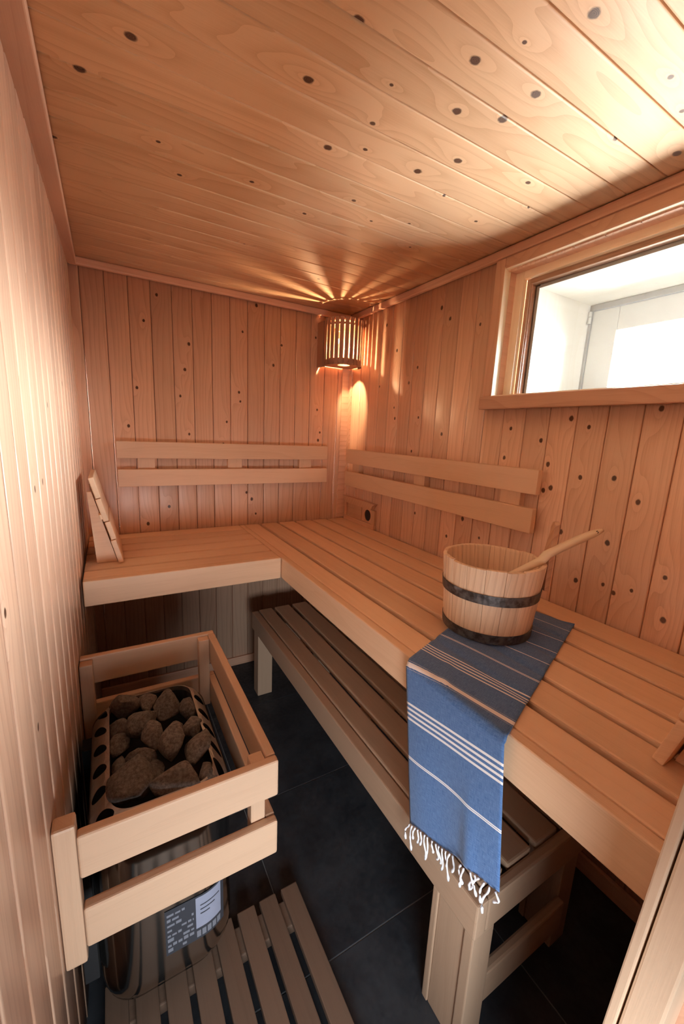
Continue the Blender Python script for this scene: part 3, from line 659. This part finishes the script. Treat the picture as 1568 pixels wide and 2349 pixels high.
# ---------------------------------------------------------------- headrests
def headrest(label, org, X, Yd, cat='headrest'):
    """slatted wedge: X along the width, Yd towards the wall it leans on"""
    X, Yd = V(X), V(Yd); Z = V((0, 0, 1)); org = V(org)
    root = empty('headrest', org, label, cat, None)
    th = math.atan2(0.085, 0.333); up = Z * math.cos(th) + Yd * math.sin(th); nr = -Yd * math.cos(th) + Z * math.sin(th)
    def slab_(name, s0, s1, out0, out1, x0, x1, mat=ASPEN):
        U = X if X.cross(up).dot(-nr) > 0 else X
        m = Matrix((X, up, X.cross(up))).transposed().to_4x4(); sgn = 1 if X.cross(up).dot(nr) > 0 else -1
        base = org + X * x0 + up * s0 + nr * (out0 if sgn > 0 else out1); m.translation = base
        return link(name, box_mesh(x1 - x0, s1 - s0, out1 - out0, 0.003), mat, root, m)
    for k, (a, b, o_) in enumerate(((0.004, 0.098, -0.001), (0.101, 0.172, 0.0025), (0.175, 0.262, 0.0), (0.265, 0.343, 0.002))):
        slab_('slat', a, b, -0.018 + o_, 0.0 + o_, 0.0, 0.30)
    for x0 in (0.03, 0.24):
        poly = [(0.024, 0.001), (0.092, 0.001), (0.108, 0.275), (0.094, 0.275)]
        vs, fs = prism(poly, 0.026, org + X * x0, Yd, Z, X); wd = link('side_wedge', fix(mesh('side_wedge', vs, fs)), ASPEN, root)
    slab_('cross_batten', 0.185, 0.205, -0.0255, -0.0165, 0.0, 0.30)
    return root
headrest('slatted wooden headrest leaning on the left wall at the far end of the bench', (0.132, -0.478, HB + 0.0005), (0, 1, 0), (-1, 0, 0))
headrest('slatted wooden headrest cut by the right edge, standing at the near end of the bench', (1.185, -1.925, HB + 0.0005), (-1, 0, 0), (0, -1, 0))

# ---------------------------------------------------------------- towel
def towel_mat():
    t = NT('striped_towel'); uv = t.n('ShaderNodeUVMap', 0); sp = t.t.nodes.new('ShaderNodeSeparateXYZ'); t.t.links.new(uv, sp.inputs[0]); u, v = sp.outputs[0], sp.outputs[1]
    acc = None
    for c, h in ((0.739, 0.0052), (0.838, 0.0019), (0.828, 0.0019), (0.818, 0.0019), (0.808, 0.0019), (0.9045, 0.0010), (0.9085, 0.0010), (0.99, 0.0013), (1.062, 0.0011), (1.132, 0.0011), (1.21, 0.0011),
                 (0.646, 0.0028), (0.634, 0.0028), (0.622, 0.0028), (0.610, 0.0028), (0.5165, 0.0014), (0.5125, 0.0014)):
        m = t.ma('COMPARE', v, c, h); acc = m if acc is None else t.ma('MAXIMUM', acc, m)
    thin = t.ma('MAXIMUM', t.ma('COMPARE', v, 0.7475, 0.0006), t.ma('COMPARE', v, 0.7305, 0.0006))
    wu = t.ma('SINE', t.ma('MULTIPLY', u, 5200.0)); wv = t.ma('SINE', t.ma('MULTIPLY', v, 5200.0)); wv2 = t.ma('MULTIPLY', wu, wv)
    n = t.noise(t.xyz(t.ma('MULTIPLY', u, 900.0), t.ma('MULTIPLY', v, 60.0), 0), 1.0, 3.0, 0.6); n2 = t.noise(t.xyz(t.ma('MULTIPLY', u, 60.0), t.ma('MULTIPLY', v, 900.0), 4), 1.0, 3.0, 0.6)
    f = t.mr(t.ma('ADD', t.ma('MULTIPLY', n, 0.5), t.ma('MULTIPLY', n2, 0.5)), 0.36, 0.64)
    c = t.mix(f, (0.035, 0.105, 0.29), (0.11, 0.22, 0.45))
    c = t.mix(acc, c, (0.84, 0.80, 0.80)); c = t.mix(t.ma('MULTIPLY', thin, 0.6), c, (0.55, 0.55, 0.62))
    return t.done(t.bsdf(c, 0.9, 0, t.bump(t.ma('ADD', f, t.ma('MULTIPLY', wv2, 0.2)), 0.3, 0.0008), Sheen_Weight=0.2))
TOWEL = towel_mat(); FRNG = flat('white_fringe', (0.80, 0.81, 0.86), 0.9, 0, 0.1, 300)
def sm(a, b, x): q = max(0, min(1, (x - a) / (b - a))); return q * q * (3 - 2 * q)
XF = 0.6935                    # plane the towel hangs in
def towel_pt(v, t):
    """v: cloth coordinate along the right edge (x on the bench top, XF - drop in the hanging part); t: 0 left .. 1 right"""
    x = v - 0.05 * (1 - t); w_ = 0.280
    yl = -1.502 + (max(x, XF) - 0.69) * 0.37 + (0.10 * (1 - t) * 0.0)
    if x >= XF + 0.012:
        z = HB + 0.0045; 
        for g, hw in ((0.826, 0.009), (0.937, 0.008), (1.043, 0.008), (1.153, 0.007), (1.258, 0.008)):
            z -= 0.0035 * math.exp(-((x - g) / (hw * 1.3)) ** 2)
        z += 0.0012 * math.sin(x * 37 + t * 3) * sm(0, 0.1, t) + 0.003 * math.exp(-((t - 0.30 - (0.78 - x) * 1.5) / 0.05) ** 2) * sm(0.80, 0.75, x)
        return V((x, yl - w_ * t, z))
    # round the bench edge, then straight down
    q = (XF + 0.012) - x; R_ = 0.012
    if q < R_ * math.pi / 2:
        a = q / R_; return V((XF + R_ - R_ * math.sin(a), yl - w_ * t, HB + 0.0045 - R_ + R_ * math.cos(a)))
    d = q - R_ * math.pi / 2
    z = HB + 0.0045 - R_ - d; yy = yl - w_ * t - d * (0.165 - 0.055 * t)
    fold = -0.010 * math.exp(-((t - 0.72) / 0.07) ** 2) * sm(0.10, 0.34, d) - 0.004 * math.sin(t * 9 + 0.5) * sm(0.03, 0.3, d)
    return V((XF - 0.001 + fold * 0.8 - 0.002, yy, z))
def hem(t): return 0.346 + 0.050 * t + 0.004 * math.sin(t * 11)
NU, NV = 40, 260
vs, fs, uvs = [], [], []
for i in range(NV + 1):
    for j in range(NU + 1):
        t = j / NU; v0 = hem(t); v = v0 + (1.272 - v0) * i / NV
        if i > NV - 4: v += 0.002 * math.sin(t * 20)
        vs.append(towel_pt(v, t)); uvs.append((t * 0.28, v))
for i in range(NV):
    for j in range(NU): a = i * (NU + 1) + j; fs.append((a, a + 1, a + NU + 2, a + NU + 1))
tm = mesh('towel', vs, fs, True); ul = tm.uv_layers.new(name='UVMap')
for p in tm.polygons:
    for li in p.loop_indices: ul.data[li].uv = uvs[tm.loops[li].vertex_index]
tw = link('towel', tm, TOWEL); tag(tw, 'blue striped woven towel draped over the bench front under the bucket', 'towel')
md = tw.modifiers.new('thickness', 'SOLIDIFY'); md.thickness = 0.0016; md.offset = 0
rr = random.Random(5)
NT_ = 24
for k in range(NT_):
    t = (k + 0.5) / NT_ + rr.uniform(-0.008, 0.008)
    if 0.60 < t < 0.66: continue
    p = towel_pt(hem(t) + 0.002, t); L = rr.choice((0.030, 0.040, 0.045, 0.058, 0.066)) ; pts = []; n = 9; ph = rr.uniform(0, 6); am = rr.uniform(0.002, 0.006)
    for i in range(n):
        q = i / (n - 1); pts.append(p + V((-0.004 - 0.004 * math.sin(q * 3 + ph) * q - 0.002, am * (math.sin(q * 5 + ph) - math.sin(ph)), -L * q)))
    rad = [0.0021 + 0.0004 * math.sin(i * 2.1 + ph) for i in range(n)]; rad[-2] = 0.0034; rad[-1] = 0.0022
    a, b = tube(pts, rad, 7); link('tassel', fix(mesh('tassel', a, b, True)), FRNG, tw)

# ---------------------------------------------------------------- bucket
BC = V((1.0154, -1.4548, 0)); RB, RTp, BH = 0.1167, 0.1345, 0.2035; BZ = HB + 0.0072
bk = empty('bucket', (BC.x, BC.y, BZ), 'pale wooden stave bucket with two dark metal hoops standing on the towel', 'bucket')
NSV = 17
def stave(i):
    a0 = 2 * math.pi * (i + 0.012) / NSV - 0.35; a1 = 2 * math.pi * (i + 0.994) / NSV - 0.35
    rj = random.Random(i * 3 + 1); bulge = rj.uniform(-0.0006, 0.0012); top = BH + rj.uniform(-0.002, 0.002); n = 5; vs, fs = [], []
    zs = [0.0, 0.03, 0.12, top - 0.006, top - 0.001, top]
    X = V((0, 0, 1))
    am = (a0 + a1) / 2; Yv = V((-math.sin(am), math.cos(am), 0)); Zv = X.cross(Yv)
    org = V((BC.x + math.cos(am) * RB, BC.y + math.sin(am) * RB, BZ)); m = Matrix((X, Yv, Zv)).transposed().to_4x4(); m.translation = org; mi = m.inverted()
    for z in zs:
        ro = RB + (RTp - RB) * z / BH + bulge - (0.002 if z == top else 0); ri = ro - (0.012 if z < top - 0.004 else (0.0115 if z < top else 0.008))
        for j in range(n + 1):
            a = a0 + (a1 - a0) * j / n; e = 0.0012 if j in (0, n) else 0
            vs.append(mi @ V((BC.x + math.cos(a) * (ro - e), BC.y + math.sin(a) * (ro - e), BZ + z)))
        for j in range(n + 1):
            a = a0 + (a1 - a0) * j / n; vs.append(mi @ V((BC.x + math.cos(a) * ri, BC.y + math.sin(a) * ri, BZ + z)))
    c = 2 * (n + 1)
    for k in range(len(zs) - 1):
        for j in range(n):
            fs += [(k * c + j, k * c + j + 1, (k + 1) * c + j + 1, (k + 1) * c + j), (k * c + n + 1 + j, (k + 1) * c + n + 1 + j, (k + 1) * c + n + 2 + j, k * c + n + 2 + j)]
        fs += [(k * c, (k + 1) * c, (k + 1) * c + n + 1, k * c + n + 1), (k * c + n, k * c + c - 1, (k + 1) * c + c - 1, (k + 1) * c + n)]
    K = (len(zs) - 1) * c
    for j in range(n): fs += [(K + j, K + j + 1, K + n + 2 + j, K + n + 1 + j), (j, n + 1 + j, n + 2 + j, j + 1)]
    me = fix(mesh('stave', vs, fs)); return link('stave', me, STAVE, bk, m)
for i in range(NSV): stave(i)
def ring(name, z0, z1, mat, th=0.0016):
    n = 64; vs, fs = [], []
    for z, o_ in ((z0, 0.0017), (z1, 0.0017), (z1, 0.0017 + th), (z0, 0.0017 + th)):
        r = RB + (RTp - RB) * z / BH + o_
        for i in range(n): a = 2 * math.pi * i / n; vs.append((BC.x + r * math.cos(a), BC.y + r * math.sin(a), BZ + z))
    for k in range(4):
        for i in range(n): j = (i + 1) % n; kk = (k + 1) % 4; fs.append((k * n + i, k * n + j, kk * n + j, kk * n + i))
    me = fix(mesh(name, vs, fs))
    for p in me.polygons: p.use_smooth = False
    return link(name, me, mat, bk)
ring('hoop', 0.109, 0.136, HOOP); ring('hoop', 0.0006, 0.026, HOOP)
a, b = tube([BC + V((0, 0, BZ + 0.018)), BC + V((0, 0, BZ + 0.028))], RB - 0.012, 40); link('base_board', fix(mesh('base_board', a, b)), STAVE, bk)
th = math.radians(-37); ed = V((math.cos(th), math.sin(th), 0)); et = V((-math.sin(th), math.cos(th), 0))
poly = [(-0.024, -0.08), (0.024, -0.08), (0.022, 0.0), (0.016, 0.025), (0.010, 0.045), (0.004, 0.062), (-0.004, 0.082), (-0.006, 0.100), (-0.013, 0.113), (-0.024, 0.116), (-0.032, 0.108), (-0.034, 0.094), (-0.030, 0.075), (-0.025, 0.052), (-0.024, 0.030), (-0.026, 0.0)]
vs, fs = prism(poly, 0.013, BC + ed * (RTp + 0.0022) + V((0, 0, BZ + BH)), et, V((0, 0, 1)), ed)
bm = bmesh.new(); me = mesh('ear', vs, fs); bm.from_mesh(me); bmesh.ops.bevel(bm, geom=bm.edges[:], offset=0.0022, segments=2, profile=0.6, affect='EDGES')
link('ear', bm_mesh('ear', bm), EARW, bk)

# ---------------------------------------------------------------- ladle
P0 = V((1.094, -1.5545, BZ + BH + 0.0135)); P1 = V((1.222, -1.617, 1.154)); dd = P1 - P0
pts, rad = [], []
for i in range(25):
    q = -1.15 + 2.19 * i / 24; bow = 0.010 * (1 - ((q - 0.25) / 0.9) ** 2) if q > -0.65 else 0.0
    pts.append(P0 + dd * q + V((0, 0, max(bow, -0.004) if q > 0 else 0))); rad.append(0.0125 + 0.0025 * sm(-0.6, 0.3, q) - 0.0020 * sm(0.6, 1.0, q))
rad[-1] = 0.006; rad[-2] = 0.011
ld = empty('ladle', P0, 'wooden ladle with a long curved handle standing in the bucket', 'ladle')
a, b = tube(pts, rad, 14, True, (V((0.3, -0.8, 0.5)).normalized(), 0.75)); link('handle', fix(mesh('handle', a, b, True)), LADLE, ld)
hp = P0 + dd * 0.90 + V((0, 0, 0.004)); nd = (co.matrix_world.translation - hp).normalized()
nd = V((-0.45, -0.72, 0.53)).normalized()
a, b = tube([hp + nd * 0.0085, hp + nd * 0.0122], 0.0034, 12); link('hanging_hole_shade', fix(mesh('hole', a, b)), DARK, ld)  # dark disc on the handle stands in for the shade in its hole
bc = P0 + dd * (-1.15); vs, fs = [], []
n = 20
for k, (r, z) in enumerate(((0.002, -0.028), (0.020, -0.024), (0.031, -0.010), (0.034, 0.008), (0.031, 0.008), (0.028, -0.008), (0.018, -0.020), (0.001, -0.023))):
    for i in range(n): an = 2 * math.pi * i / n; vs.append(bc + V((r * math.cos(an), r * math.sin(an), z)))
for k in range(7):
    for i in range(n): j = (i + 1) % n; fs.append((k * n + i, k * n + j, (k + 1) * n + j, (k + 1) * n + i))
link('bowl', fix(mesh('bowl', vs, fs, True)), LADLE, ld)
